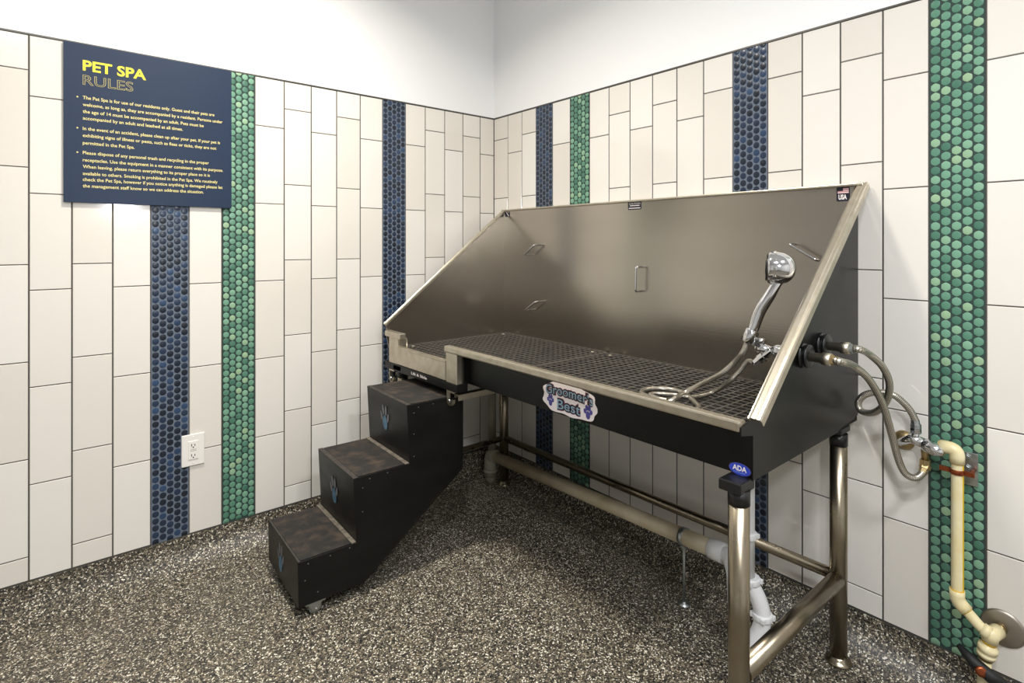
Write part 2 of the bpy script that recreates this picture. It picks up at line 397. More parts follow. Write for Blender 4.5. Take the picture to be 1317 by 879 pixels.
# legs, caps, rails
LEGS = [(-.655, -1.71), (-.10, -1.71), (-.655, -.208), (-.10, -.208)]
RL = .0222
for i, (x, y) in enumerate(LEGS):
    lg = put('leg', MB().tube([(x, y, .012), (x, y, .612)], RL, 28), 'tube', tub)
    put('leg_socket', MB().tube([(x, y, .612), (x, y, .645)], RL+.001, 28), 'blackplastic', lg)
    put('foot', MB().lathe((x, y, 0), Z, [(0, .033), (.005, .034), (.008, .03), (.014, .024), (.02, .0225)], 28), 'tube', lg)
    sx = .036 if i % 2 == 0 else .04
    yc = y if i < 2 else y
    bx0 = x-(.028 if i % 2 == 0 else .034); bx1 = x+.034
    put('corner_cap', MB().box((bx0, max(y-.035, YR-.001), .641 if i % 2 == 0 else .648), (bx1, y+.033, ZBOT-.002)), 'blackplastic', tub, bevel=.003)
def rail(a, b, r): return MB().tube([a, b], r, 24)
RZ = .236
put('side_rail', rail((-.655+.015, -1.71, RZ), (-.10-.015, -1.71, RZ), .0215), 'tube', tub, label='thick steel tube rail between the right legs')
put('side_rail', rail((-.655+.015, -.208, RZ-.01), (-.10-.015, -.208, RZ-.01), .013), 'tube', tub)
put('back_rail', rail((-.10, -1.71+.015, RZ+.004), (-.10, -.208-.015, RZ-.01), .0155), 'tube', tub)
# slide rails under the left end with their brackets
for y in (-.613, -.158):
    sr = put('slide_rail', MB().box((-.655, y-.016, .617), (-.08, y+.012, .6205)).box((-.655, y-.016, .599), (-.08, y-.013, .6205)).box((-.655, y+.009, .607), (-.08, y+.012, .6205)), 'steel2', tub, bevel=.0008)
    br = MB().box((XF+.004, y-.02, .632), (XF+.018, y+.024, .638))
    J = [(y+.022, .634), (y+.022, .602)]+[(y+.006+.016*math.cos(a_), .600+.016*math.sin(a_)) for a_ in [-math.pi*k_/8 for k_ in range(1, 8)]]+[(y-.010, .604)]
    for (ya, za), (yb, zb_) in zip(J, J[1:]):
        dn = Vector((0, yb-ya, zb_-za)).normalized(); nn_ = Vector((0, -dn.z, dn.y))*.0022
        q_ = [Vector((0, ya, za))-dn*.0006, Vector((0, yb, zb_))+dn*.0006]
        br.prism([tuple((q_[0]+nn_).yz), tuple((q_[1]+nn_).yz), tuple((q_[1]-nn_).yz), tuple((q_[0]-nn_).yz)], 0, XF+.004, XF+.018)
    bo = put('slide_bracket', br, 'steel2', sr)
    put('roller', MB().lathe((XF+.001, y+.008, .600), X, [(0, .0035), (.002, .0062), (.017, .0062)], 16), 'chrome', bo)
# tether handles on the back wall: bent rods standing off the steel
def tether(pa, pb, off=.036):
    pa = Vector((XB-.003, *pa)); pb = Vector((XB-.003, *pb))
    mb = MB().tube(bend([pa, pa-X*off, pb-X*off, pb], .008, 6), .0038, 12)
    put('tether_handle', mb, 'chrome', tub)
tether((-.372, 1.173), (-.305, 1.125)); tether((-.383, .905), (-.310, .858))
tether((-.968, 1.088), (-.966, .992)); tether((-1.552, 1.178), (-1.633, 1.129)); tether((-1.552, .910), (-1.633, .861))
# stickers
def quad_sticker(name, yc, zc, w, h, mats, writer, label, x=XB-.003, sides=None):
    mb = MB(); pts = []
    r = min(w, h)*.12
    for (sx, sz, a0) in ((1, 1, 0), (-1, 1, 90), (-1, -1, 180), (1, -1, 270)):
        for k in range(5):
            a = math.radians(a0+k*22.5); pts.append((yc+sx*(w/2-r)+r*math.cos(a), zc+sz*(h/2-r)+r*math.sin(a)))
    mb.prism(pts, 0, x, x-.0006, 0); x0 = x-.0006
    writer(mb, x0, yc, zc, w, h)
    return put(name, mb, mats, tub, label=label)
def wr_caution2(mb, x0, yc, zc, w, h):
    add_text(mb, 'CAUTION', (x0, yc+w*.42, zc+h*.14), -Y, Z, w*.84, h*.22, -X, mi=1, bold=.03)
    for k, (q, t) in enumerate(((.36, .0), (.42, -.3))):      # the two lines under it are too small to read: plain bars
        mb.box((x0, yc+w*q, zc+h*(t-.05)), (x0-.0003, yc-w*q, zc+h*(t+.03)), 1)
quad_sticker('caution_sticker', -.934, ZT2-.020, .066, .033, ['stnavy', 'stwhite'], wr_caution2, 'small dark caution sticker with white lettering on the top edge')
def wr_usa(mb, x0, yc, zc, w, h):
    mb.box((x0, yc+w*.4, zc+h*.06), (x0-.0003, yc-w*.42, zc+h*.42), 2)
    for k in range(3): mb.box((x0-.0003, yc+w*.4, zc+h*(.08+k*.125)), (x0-.0005, yc-w*.42, zc+h*(.13+k*.125)), 1)
    mb.box((x0-.0005, yc+w*.4, zc+h*.22), (x0-.0008, yc, zc+h*.42), 0)
    add_text(mb, 'USA', (x0, yc+w*.34, zc-h*.36), -Y, Z, w*.62, h*.34, -X, mi=1, bold=.04)
quad_sticker('flag_sticker', -1.692, ZT2-.027, .036, .042, ['stnavy', 'stwhite', 'stred'], wr_usa, 'small dark sticker with a flag and USA')
def wr_arrow(mb, x0, yc, zc, w, h):
    a = Vector((x0, yc+w*.2, zc+h*.4)); b = Vector((x0, yc-w*.3, zc-h*.4))
    mb.tube([a, b], .0018, 6, mi=1); mb.box((x0, yc-w*.4, zc+h*.3), (x0-.0004, yc-w*.05, zc+h*.4), 1)
quad_sticker('corner_sticker', YL-.026, ZT2-.022, .040, .026, ['stnavy', 'stwhite'], wr_arrow, 'small dark sticker with a pale diagonal line in the left corner')
# brand sticker on the black apron: words on a wavy white patch with two paws
def paw(mb, O, ux, uy, n, s, mi_pad, mi_toe, slim=1, lift=.0006):
    O = Vector(O); ux = Vector(ux); uy = Vector(uy); n = Vector(n)
    def blob(cx, cy, rx, ry, rot, mi):
        c, q = math.cos(rot), math.sin(rot); P = []
        for k in range(16):
            a = 2*math.pi*k/16; u, v = rx*math.cos(a), ry*math.sin(a)*(1 if math.sin(a) < 0 else 1.15)
            P.append(O+ux*(s*(cx+u*c-v*q))+uy*(s*(cy+u*q+v*c))+n*lift)
        mb.face(P, mi)
    blob(0, -.24, .25, .32, 0, mi_pad)
    blob(-.34, .06, .12*slim, .20, .32, mi_toe); blob(-.14, .36, .13*slim, .23, .10, mi_toe)
    blob(.14, .36, .13*slim, .23, -.10, mi_toe); blob(.34, .06, .12*slim, .20, -.32, mi_toe)
xa = XA
gy0 = at(699, 505, 0, xa).y; gy1 = at(767, 525, 0, xa).y; gW = abs(gy1-gy0)
gt = at(700, 491, 0, xa).z; gb = at(733, 535, 0, xa).z
gm = MB()
zc = (gt+at(765, 540, 0, xa).z)/2-.002; H = .092
out = []
NN = 64
for k in range(NN):
    a = 2*math.pi*k/NN; u, v = math.cos(a), math.sin(a)
    e = 2.9
    R = (abs(u)**e+abs(v)**e)**(-1/e)
    bump_ = 1+.04*math.cos(9*a+.5)
    yy = gy0-gW/2-R*u*gW/2*bump_; zz = zc+R*v*H/2*bump_ - (.006*abs(u)**2 if v < 0 else -.000)
    out.append((yy, zz))
gm.prism(out, 0, xa, xa-.0006, 0)
xq = xa-.0006
arch = lambda amp, wd: (lambda x_, y_: (x_, y_+amp*math.sin(math.pi*x_/wd)))
def sticker_word(body, y0, z0, wd, ht, amp):
    add_text(gm, body, (xq, y0, z0), -Y, Z, wd, ht, -X, lift=.0002, bold=.12, mi=3, warp=arch(amp, wd))
    add_text(gm, body, (xq, y0, z0), -Y, Z, wd, ht, -X, lift=.0005, bold=.085, mi=1, warp=arch(amp, wd))
    add_text(gm, body, (xq, y0, z0), -Y, Z, wd, ht, -X, lift=.0008, bold=0.0, mi=2, warp=arch(amp, wd))
sticker_word("Groomer's", gy0-gW*.05, zc+.0035, gW*.90, .028, .006)
sticker_word("Best", gy0-gW*.285, zc-.034, gW*.44, .030, .002)
paw(gm, (xq, gy0-gW*.15, zc-.016), -Y, Z, -X, .030, 4, 4, slim=1.35)
paw(gm, (xq, gy0-gW*.86, zc-.018), -Y, Z, -X, .034, 4, 4, slim=1.35)
put('brand_sticker', gm, ['stwhite', 'stnavy', 'stteal', 'stmaroon', 'stpurple'], tub, label='white wavy sticker reading Groomer\'s Best with two purple paws', weld=False)
bd = MB(); byc = at(951.5, 604, 0, xa).y; bzc = at(951.5, 604, 0, xa).z; bw, bh = .051, .027
ell = lambda s: [(byc+s*bw/2*math.cos(2*math.pi*k/40), bzc+s*bh/2*math.sin(2*math.pi*k/40)) for k in range(40)]
bd.prism(ell(1.0), 0, xa, xa-.0006, 1); bd.prism(ell(.93), 0, xa, xa-.0008, 0)
add_text(bd, 'ADA', (xa-.0008, byc+.0165, bzc-.003), -Y, Z, .033, .0115, -X, mi=2, bold=.03)
add_text(bd, 'COMPLIANT', (xa-.0008, byc+.014, bzc-.0085), -Y, Z, .028, .0035, -X, mi=3)
put('badge', bd, ['stblue', 'stpurple', 'stwhite', 'stpale'], tub, label='oval blue ADA badge')
# ================================================================ lift-out floor grates
def grate(y0, y1, label):
    g = thing('floor_grate', (-.33, (y0+y1)/2, .718), label, 'grate', 'lift-out grates in the wash tub')
    mb = MB(); x0, x1 = XA+.008, XB-.006; p = .0295; zt, zb = .7265, .7225; w = .0027
    mb.box((x0, y0, zb), (x0+.008, y1, zt)).box((x1-.008, y0, zb), (x1, y1, zt)).box((x0, y0, zb), (x1, y0+.008, zt)).box((x0, y1-.008, zb), (x1, y1, zt))
    nx = round((x1-x0)/p); ny = round((y1-y0)/p)
    for i in range(1, nx):
        c = x0+(x1-x0)*i/nx; mb.box((c-w*.9, y0, zb+.0012), (c+w*.9, y1, zt-.0006))
    for i in range(1, ny):
        c = y0+(y1-y0)*i/ny; mb.box((x0, c-w, zb+.0008), (x1, c+w, zt-.0004))
    put('mesh_panel', mb, 'grate', g, weld=False)
    for sx in (x0+.05, x1-.045):
        for sy in (y0+.045, y1-.045):
            put('screw', MB().lathe((sx, sy, zt-.003), Z, [(0, .0065), (.0035, .0065), (.005, .004)], 14), 'steel2', g)
grate(-.798, -.112, 'black mesh floor grate in the left half of the wash tub, by the low gate')
grate(-1.722, -.802, 'black mesh floor grate in the right half of the wash tub, under the coiled hose')
# ================================================================ PET STAIRS
ANG = math.radians(-1.6)
SO = Vector((-1.215, -.569, 0))
SX = Matrix.Translation(SO) @ Matrix.Rotation(ANG, 4, 'Z')      # local x: towards the tub, local y: towards the left wall
SW = .342
st = thing('pet_stairs', (SO.x, SO.y, 0), 'black three-step rolling pet stairs with paw prints leading up to the tub', 'stairs')
U1, U2, U3, U4 = 0, .189, .385, .610
Z1, Z2, Z3, ZK = .183, .398, .606, .04
th = .016
side = [(U1, ZK), (U1-.002, Z1), (U2, Z1), (U2-.011, Z2), (U3, Z2), (U3-.011, Z3), (U4, Z3), (U4, .325), (.215, ZK)]
body = MB().prism(side, 1, 0, SW)
put('stair_body', body, 'stairpaint', st, xf=SX, bevel=.0015)
# shiny screw heads and the scratched decoration on the side face
for u, z in ((.03, .17), (.10, .171), (.165, .174), (.02, .12), (.06, .07), (.235, .385), (.30, .388), (.21, .36), (.21, .28), (.42, .592), (.48, .594), (.402, .575), (.402, .50), (.402, .42)):
    put('screw', MB().lathe((u, -.0001, z), -Y, [(0, .0020), (.0006, .0014)], 8), 'castermetal', st, xf=SX)
for (a, b, z) in ((U1, U2, Z1), (U2, U3, Z2), (U3, U4, Z3)):
    tr = put('tread', MB().box((a+.006, .006, z), (b-(.018 if z < Z3 else .004), SW-.006, z+.0025)), 'mat', st, xf=SX, label='worn dark grip surface', bevel=.001)
    put('nosing', MB().box((a-.001 if a == U1 else a-.0115, .001, z-.001), (a+.0055, SW-.001, z+.0022)), 'nosing', st, xf=SX, label='scuffed front edge of the step', bevel=.001)
    if z < Z3: put('edge_strip', MB().box((b-.017, .002, z), (b-.001, SW-.002, z+.004)), 'strip', st, xf=SX, label='pale grey strip along the back of the step', bevel=.001)
for u, z0, z1 in ((U1, ZK, Z1), (U2, Z1, Z2), (U3, Z2, Z3)):
    pm = MB()
    paw(pm, (u-(.0016 if u == U1 else .0076), SW*.54, (z0+z1)/2+.004+(.010 if u == U3 else 0)), -Y, Vector((-.055, 0, 1)) if u else Z, -X, .080, 0, 1, slim=.8)
    put('paw_print', pm, ['pawblue', 'pawgrey'], st, xf=SX, label='pale paw print with a blue pad', weld=False)
for v in (.0185, SW-.0185):
    cp = put('caster', MB().box((.022, v-.02, ZK-.003), (.085, v+.02, ZK)).prism([(.030, ZK-.003), (.076, ZK-.003), (.060, .012), (.046, .012)], 1, v-.018, v-.0155)
             .prism([(.030, ZK-.003), (.076, ZK-.003), (.060, .012), (.046, .012)], 1, v+.0155, v+.018), 'castermetal', st, xf=SX)
    put('wheel', MB().lathe((.055, v-.013, .0205), Y, [(0, .012), (.001, .019), (.004, .0205), (.022, .0205), (.025, .019), (.026, .012)], 24), 'wheel', cp, xf=SX)
    put('axle', MB().lathe((.055, v-.022, .0205), Y, [(0, .003), (.002, .0045), (.044, .0045)], 12), 'chrome', cp, xf=SX)
# ================================================================ RULES SIGN
sg = thing('rules_sign', (-1.5275, -.006, 1.315), 'dark blue Pet Spa rules sign with yellow lettering on the left tiled wall', 'sign')
put('panel', MB().box((-1.777, -.0105, 1.315), (-1.278, -.0012, 1.8395)), 'signnavy', sg, bevel=.0006)
ys = -.0105
def sx_(px, py): return at(px, py, 1, ys).x
h = MB(); add_text(h, 'PET SPA', (-1.7275, ys, 1.7530), X, Z, .1755, .0345, -Y, bold=.028)
put('heading', h, 'signyellow', sg, label='bold yellow PET SPA heading')
h = MB(); add_text(h, 'RULES', (-1.7275, ys, 1.7055), X, Z, .138, .0335, -Y, outline=.012)
put('subheading', h, 'signcream', sg, label='outlined RULES heading')
S = 3.1382
LINES = [("The Pet Spa is for use of our residents only. Guest and their pets are", 393, 865, 460, 1),
 ("welcome, as long as, they are accompanied by a resident. Persons under", 421, 898, 490, 0),
 ("the age of 14 must be accompanied by an adult. Pets must be", 449, 822, 504, 0),
 ("accompanied by an adult and leashed at all times.", 476, 738, 518, 0),
 ("In the event of an accident, please clean up after your pet. If your pet is", 518, 888, 575, 1),
 ("exhibiting signs of illness or pests, such as fleas or ticks, they are not", 546, 873, 597, 0),
 ("permitted in the Pet Spa.", 576, 543, 591, 0),
 ("Please dispose of any personal trash and recycling in the proper", 616, 843, 656, 1),
 ("receptacles. Use the equipment in a manner consistent with its purpose.", 645, 900, 686, 0),
 ("When leaving, please return everything to its proper place so it is", 672, 847, 704, 0),
 ("available to others. Smoking is prohibited in the Pet Spa. We routinely", 700, 878, 733, 0),
 ("check the Pet Spa, however if you notice anything is damaged please let", 724, 898, 757, 0),
 ("the management staff know so we can address the situation.", 750, 822, 776, 0)]
bt = MB()
for k, (tx, y0, x1, y1, bul) in enumerate(LINES):
    A = at(332/S, y0/S, 1, ys); xe = sx_(x1/S, y1/S)
    if xe > -1.29: xe = -1.29
    add_text(bt, tx, (-1.7275, ys, A.z-.0050), X, Z, xe+1.7275, .0112, -Y, bold=.014)
    if bul: bt.lathe((-1.7415, ys, A.z), -Y, [(0, .0026), (.0004, .0024)], 12)
put('rules_text', bt, 'signcream', sg, label='small pale yellow rules in three bulleted paragraphs', weld=False)
# ================================================================ OUTLET
ol = thing('electrical_outlet', (-1.406, 0, .421), 'white duplex electrical outlet on the left wall beside the dark blue mosaic strip', 'outlet')
pl = put('cover_plate', MB().box((-1.4435, -.0068, .3625), (-1.3685, -.0012, .4785)), 'plate', ol, bevel=.0025)
put('screw', MB().lathe((-1.406, -.0068, .468), -Y, [(0, .003), (.0008, .0025)], 12), 'plate', pl)
put('screw', MB().lathe((-1.406, -.0068, .373), -Y, [(0, .003), (.0008, .0025)], 12), 'plate', pl)
rc = put('receptacle', MB().box((-1.4225, -.0092, .387), (-1.3895, -.006, .454)), 'plate', ol, bevel=.0012)
put('socket_slots', (lambda m: (
    [m.box((-1.413, -.0095, z+.001), (-1.4105, -.0085, z+.010)) for z in (.434, .397)],
    [m.box((-1.4025, -.0095, z+.001), (-1.4, -.0085, z+.0085)) for z in (.434, .397)],
    [m.lathe((-1.4065, -.0085, z-.005), -Y, [(0, .0025), (.001, .0025)], 10) for z in (.436, .399)],
    m.box((-1.416, -.0094, .4225), (-1.396, -.0088, .4235)), m.box((-1.416, -.0094, .4175), (-1.396, -.0088, .4185)), m)[-1])(MB()), 'slot', rc)
# ================================================================ PVC DRAIN, TRAP, HANGER
PA = Vector((-.135, -.165, .135)); PB = Vector((-.228, -1.435, .232)); RP = .0255
dr = thing('drain_pipe', ((PA.x+PB.x)/2, (PA.y+PB.y)/2, 0), 'long beige plastic drain pipe running low behind the tub legs', 'pipe')
put('pipe', MB().tube([PA, PB], RP, 24), 'pvc', dr)
dv = (PB-PA).normalized()
put('coupling', MB().lathe(PB-dv*.045, dv, [(0, RP+.001), (.002, RP+.005), (.048, RP+.005), (.05, RP+.002)], 28), 'pvcwhite', dr, label='white plastic coupling')
el = put('elbow', MB().tube(bend([PA+dv*.03, PA-dv*.02, (PA.x, PA.y+.02, .03)], .035, 8), RP+.006, 24).lathe((PA.x, PA.y+.02, .0), Z, [(0, .024), (.02, .026), (.025, RP+.002), (.06, RP+.004)], 24), 'pvcdark', dr, label='dull grey pipe elbow turning down to the floor')
put('collar', MB().lathe((PA.x, PA.y+.02, .052), Z, [(0, RP+.008), (.006, RP+.009), (.012, RP+.008)], 24), 'pvcdark', el)
put('vent_riser', MB().tube([(PA.x+.01, PA.y+.02, .14), (PA.x+.01, PA.y+.02, .64)], .019, 20), 'pvcdark', dr)
# hanger: strap round the pipe and threaded rod down to a floor plate
t = (-1.29-PA.y)/(PB.y-PA.y); HP = PA+(PB-PA)*t
hg = thing('pipe_hanger', (HP.x, HP.y, 0), 'thin metal rod stand holding up the beige drain pipe', 'pipe support')
put('strap', MB().lathe(HP-dv*.008, dv, [(0, RP+.0005), (0, RP+.003), (.016, RP+.003), (.016, RP+.0005)], 28).box((HP.x-.006, HP.y-.006, HP.z-RP-.014), (HP.x+.006, HP.y+.006, HP.z-RP-.001)), 'zinc', hg)
put('rod', MB().tube([(HP.x, HP.y, .004), (HP.x, HP.y, HP.z-RP-.006)], .0042, 10), 'zinc', hg)
put('base_plate', MB().lathe((HP.x, HP.y, 0), Z, [(0, .02), (.003, .02), (.004, .008), (.010, .007)], 20), 'zinc', hg)
# trap
tp = thing('drain_trap', (-.27, -1.53, .04), 'white plastic drain trap behind the front right tub leg', 'drain trap')
TX, TY = -.300, -1.548
PT = [(TX, TY, ZBOT), (TX, TY, .38), (TX, TY, .235)]
for z_ in (.21, .18, .15, .12, .09, .06):
    o_ = math.sin(math.pi*(z_-.035)/.2); PT.append((TX+.018*o_, TY-.033*o_, z_))
PT += [(TX+.008, TY+.004, .040), (TX+.022, TY+.034, .052), (TX+.030, TY+.050, .10), (TX+.032, TY+.055, .17), (TX+.036, TY+.062, .215), tuple(PB+Vector((-.012, -.022, .002))), tuple(PB+Vector((.002, .01, -.001)))]
put('trap_bend', MB().tube(spline(PT[2:], 8), .0225, 20), 'pvcwhite', tp)
put('tailpiece', MB().tube([PT[0], PT[2]], .0185, 20), 'pvcwhite', tp)
def wingnut(p, ax, r=.028):
    mb = MB().lathe(Vector(p)-Vector(ax).normalized()*.009, ax, [(0, r-.003), (.002, r), (.016, r), (.018, r-.002)], 12)
    for k in range(4):
        a = math.pi/2*k+.5; q = Vector(p)+Vector((math.cos(a), math.sin(a), 0))*r
        mb.box(q-Vector((.005, .005, .006)), q+Vector((.005, .005, .006)))
    return mb
put('slip_nut', wingnut((TX, TY, .36), Z, .025), 'pvcwhite', tp, bevel=.001)
put('slip_nut', wingnut((TX+.018, TY-.033, .140), Z, .0275), 'pvcwhite', tp, bevel=.001)
put('slip_nut', wingnut((TX+.003, TY-.006, .235), Z, .027), 'pvcwhite', tp, bevel=.001)
# ================================================================ FAUCET THROUGH THE RIGHT SIDE WALL
XV, ZV = -.375, .903
fc = thing('shower_faucet', (XV, YR, ZV-.05), 'chrome faucet body on the inside of the right tub wall holding the hand shower', 'faucet')
put('valve_body', MB().lathe((XV, YR+.004, ZV), Y, [(0, .016), (.012, .016), (.013, .011), (.03, .011), (.031, .0165), (.040, .0175), (.058, .0175), (.066, .0155), (.067, .011), (.085, .011), (.088, .014), (.112, .014), (.116, .008)], 20), 'chrome', fc)
put('diverter_knob', MB().lathe((XV, YR+.105, ZV), Vector((0, .05, 1)), [(0, .008), (.014, .008), (.016, .012), (.026, .011), (.028, .006)], 14), 'chrome', fc)
P2 = Vector((XV-.006, YR+.075, ZV))
put('hose_outlet', MB().lathe(P2, Vector((-.05, .6, -.55)), [(0, .009), (.024, .009), (.025, .0125), (.040, .0125), (.041, .0105), (.056, .009), (.062, .007)], 12, smooth=False), 'chrome', fc)
# outside fittings
xs = [(-.385, .903, .073, .0), (-.275, .917, .078, 1)]
ends = []
for i, (x, z, ln, q) in enumerate(xs):
    fg = put('flange', MB().lathe((x, YR-.003, z), -Y, [(0, .031), (.005, .031), (.006, .022), (.012, .022), (.013, .029), (.017, .029), (.018, .016)], 28).box((x-.022, YR-.011, z-.026), (x+.022, YR-.003, z+.026)), 'blackplastic', fc)
    put('inlet_fitting', MB().lathe((x, YR-.02, z), -Y, [(0, .0115), (ln*.38, .0115), (ln*.38+.001, .015), (ln*.38+.02, .015), (ln*.38+.021, .0125)], 20), 'steel2', fg)
    ends.append(Vector((x, YR-.02-ln*.38-.02, z)))
# ================================================================ HAND SHOWER
CL = at(965, 432, 0, -.395)      # clamp
HD = at(1004, 345, 0, -.36)      # head centre
hs = thing('hand_shower', tuple(CL), 'chrome hand shower held upright by a clamp inside the right end of the tub', 'hand shower')
ax = (Vector((-.44, .90, .06))).normalized()
P = [CL+(CL-HD).normalized()*.018, CL+(HD-CL)*.1, CL+(HD-CL)*.36+Vector((0, .004, 0)), CL+(HD-CL)*.6+Vector((0, -.003, .0)), CL+(HD-CL)*.8+Vector((.003, -.008, 0)), HD-ax*.016-Z*.012]
sp_ = spline(P, 8); nn = len(sp_)
put('handle', MB().tube(sp_, [.0105+.004*math.sin(math.pi*min(1, i/nn*1.25))+.001*i/nn for i in range(nn)], 24), 'chrome', hs)
hd = put('spray_head', MB().lathe(HD-ax*.036, ax, [(0, .006), (.003, .018), (.009, .028), (.018, .036), (.030, .0405), (.040, .042), (.058, .0425), (.064, .0405), (.067, .0365)], 36), 'chrome', hs)
put('face_plate', MB().lathe(HD+ax*.0305, ax, [(0, .0355), (.0035, .035), (.004, .020), (.0055, .018)], 36), 'blackplastic', hd)
put('selector_ring', MB().lathe(HD+ax*.010, ax, [(0, .0415), (.002, .0435), (.007, .0435), (.009, .0415)], 12, smooth=False), 'chrome', hd)
dd = (HD-CL).normalized()
put('holder_clamp', MB().lathe(CL-dd*.020, dd, [(0, .0165), (.001, .0175), (.036, .0175), (.037, .0165)], 20).tube([CL-dd*.002, (XV, YR+.118, ZV+.012)], .0075, 12), 'chrome', fc)
# hoses on the grate
ZG = .7265+.0078
def gp(px, py, z=ZG): return at(px, py, 2, z)
h1 = [CL-dd*.02, CL-dd*.05, at(943, 468, 0, -.39), at(926, 482, 0, -.40), at(900, 495, 2, .775), at(880, 506, 2, ZG+.008), gp(868, 513, ZG+.014), gp(856, 518.5, ZG+.002), gp(842, 514.5), gp(825, 506), gp(834, 501.0), gp(858, 500.5), gp(880, 506), gp(893, 517.5), gp(899, 524.5), gp(893, 527.5), gp(880, 524), gp(868, 519.5)]
put('spray_hose', MB().tube(spline(h1, 8), .0072, 14), 'braid', hs, label='braided steel hose coiled on the grate')
PE = P2+Vector((-.05, .6, -.55)).normalized()*.06
h2 = [PE, at(962, 465, 0, P2.x), at(951, 478, 0, P2.x), at(938, 491.5, 0, P2.x-.004), at(920, 503.5, 2, .748), gp(903, 509.5), gp(886, 511), gp(866, 508), gp(846, 506.5), gp(836, 508.0), gp(846, 512.5, ZG), gp(858, 515.0, ZG)]
put('drain_hose', MB().tube(spline(h2, 8), .0062, 14), 'braid', fc, label='second braided steel hose dropping from the faucet to the grate')
# ================================================================ SUPPLY HOSES, SHUTOFF VALVE
VX = -.052
vb = at(1184, 572, 0, VX)
sv = thing('shutoff_valve', (0, at(1163, 566, 0, 0).y, at(1163, 566, 0, 0).z), 'chrome shutoff valve on the right tiled wall below the looping hoses', 'valve')
wp = at(1163, 566, 0, 0)
put('escutcheon', MB().lathe((-.0012, wp.y, wp.z), -X, [(0, .026), (.003, .026), (.009, .016), (.012, .010)], 28), 'brass', sv)
va, vz = at(1172, 564, 0, VX), at(1206, 578, 0, VX-.004)
put('valve_body', MB().tube([(-.008, wp.y, wp.z), (-.04, wp.y-.002, wp.z+.003), va, va+(vz-va)*.45], [.009, .009, .0125, .0135], 20), 'chrome', sv)
hv = put('lever_handle', MB().lathe(va+(vz-va)*.42, (vz-va)+Vector((-.012, 0, -.004)), [(0, .010), (.006, .0165), (.018, .0185), (.034, .017), (.046, .012), (.052, .005)], 20), 'chrome', sv)
top_in = at(1178, 549, 0, VX); bot_in = at(1190, 600, 0, VX)
put('outlet_nut', MB().tube([va+(vz-va)*.12, top_in+Vector((0, 0, -.012))], .0085, 14).lathe(top_in+Vector((0, 0, -.018)), Z, [(0, .0105), (.001, .0125), (.014, .0125), (.015, .010)], 6, smooth=False), 'chrome', sv)
put('outlet_nut', MB().tube([va+(vz-va)*.5, bot_in+Vector((0, 0, .014))], .0085, 14).lathe(bot_in+Vector((0, 0, .018)), -Z, [(0, .0105), (.001, .0125), (.014, .0125), (.015, .010)], 6, smooth=False), 'brass', sv)
def supply(name, pts, label, e):
    t_ = thing(name, tuple(pts[0]), label, 'hose')
    put('hose', MB().tube(spline(pts, 10), .0088, 16), 'braid', t_)
    for p, q in ((pts[0], pts[1]), (pts[-1], pts[-2])):
        d = (Vector(q)-Vector(p)).normalized()
        put('hose_nut', MB().lathe(Vector(p)-d*.004, d, [(0, .0125), (.010, .0125), (.011, .0105), (.022, .0098)], 6, smooth=False), e, t_)
a0, b0 = ends[0], ends[1]
hA = [a0, a0+Vector((.004, -.022, -.002)), at(1098, 471, 0, -.30), at(1118, 489, 0, -.24), at(1135, 520, 0, -.18), at(1147, 560, 0, -.13), at(1155, 590, 0, -.105), at(1164, 609, 0, -.09), at(1177, 615, 0, -.075), at(1187, 608, 0, -.06), bot_in]
hB = [b0, b0+Vector((.004, -.022, 0)), at(1118, 456, 0, -.22), at(1135, 472, 0, -.185), at(1144, 495, 0, -.15), at(1139, 518, 0, -.125), at(1124, 531, 0, -.11), at(1108, 529, 0, -.10), at(1104, 518, 0, -.095), at(1113, 508, 0, -.09), at(1131, 505, 0, -.08), at(1150, 509, 0, -.07), at(1168, 525, 0, -.06), at(1177, 541, 0, VX), top_in]
supply('supply_hose', hA, 'braided steel supply hose hanging in an open curve down to the valve underside', 'brass')
supply('supply_hose', hB, 'braided steel supply hose curled in a small loop, ending on top of the valve', 'zinc')
# ================================================================ CREAM SUPPLY PIPE
PX = -.048; RC = .0125
E1 = at(1207, 573, 0, PX); E2 = at(1231, 573, 0, PX); E2 = Vector((PX, E2.y, E1.z+.0)); E3 = Vector((PX, E2.y, at(1231, 772, 0, PX).z))
E4 = at(1262, 808, 0, PX); WY = at(1275, 817, 0, PX); DN = at(1263, 862, 0, PX)
sp = thing('supply_pipe', (PX, E2.y, .05), 'cream and yellow plastic water pipe running down the green mosaic strip', 'pipe')
put('pipe', MB().tube(bend([E1, E2, E3, E4, WY], .022, 8), RC, 20), 'cpvc', sp)
put('stripe', MB().box((PX-.004, E2.y-RC-.0008, E3.z+.01), (PX+.004, E2.y-RC+.002, E2.z-.035)), 'yellow', sp, label='bright yellow stripe down the pipe')
for a, b, c in ((E1, E2, E3), (E2, E3, E4)):
    u = (a-b).normalized(); v = (c-b).normalized(); L = .034 if b is E2 else .026
    fo = put('pipe_elbow', MB().tube(bend([b+u*L, b, b+v*L], .024, 8), RC+.0035, 20), 'cpvc', sp)
    [put('solvent_ring', MB().lathe(b+q_*(L-.001), q_, [(0, RC+.0028), (.003, RC+.0012)], 20), 'primer', fo) for q_ in (u, v)]
wall_p = at(1290, 808, 0, 0)
wy = put('wye_fitting', MB().tube([WY+(E4-WY)*.9, WY+(E4-WY)*.1], RC+.0035, 20).tube([WY+(wall_p-WY)*.55, WY, WY+(DN-WY)*.18], RC+.004, 20), 'cpvc', sp)
put('solvent_ring', MB().lathe(WY+(DN-WY)*.18, (DN-WY), [(0, RC+.003), (.006, RC+.002)], 20), 'primer', wy)
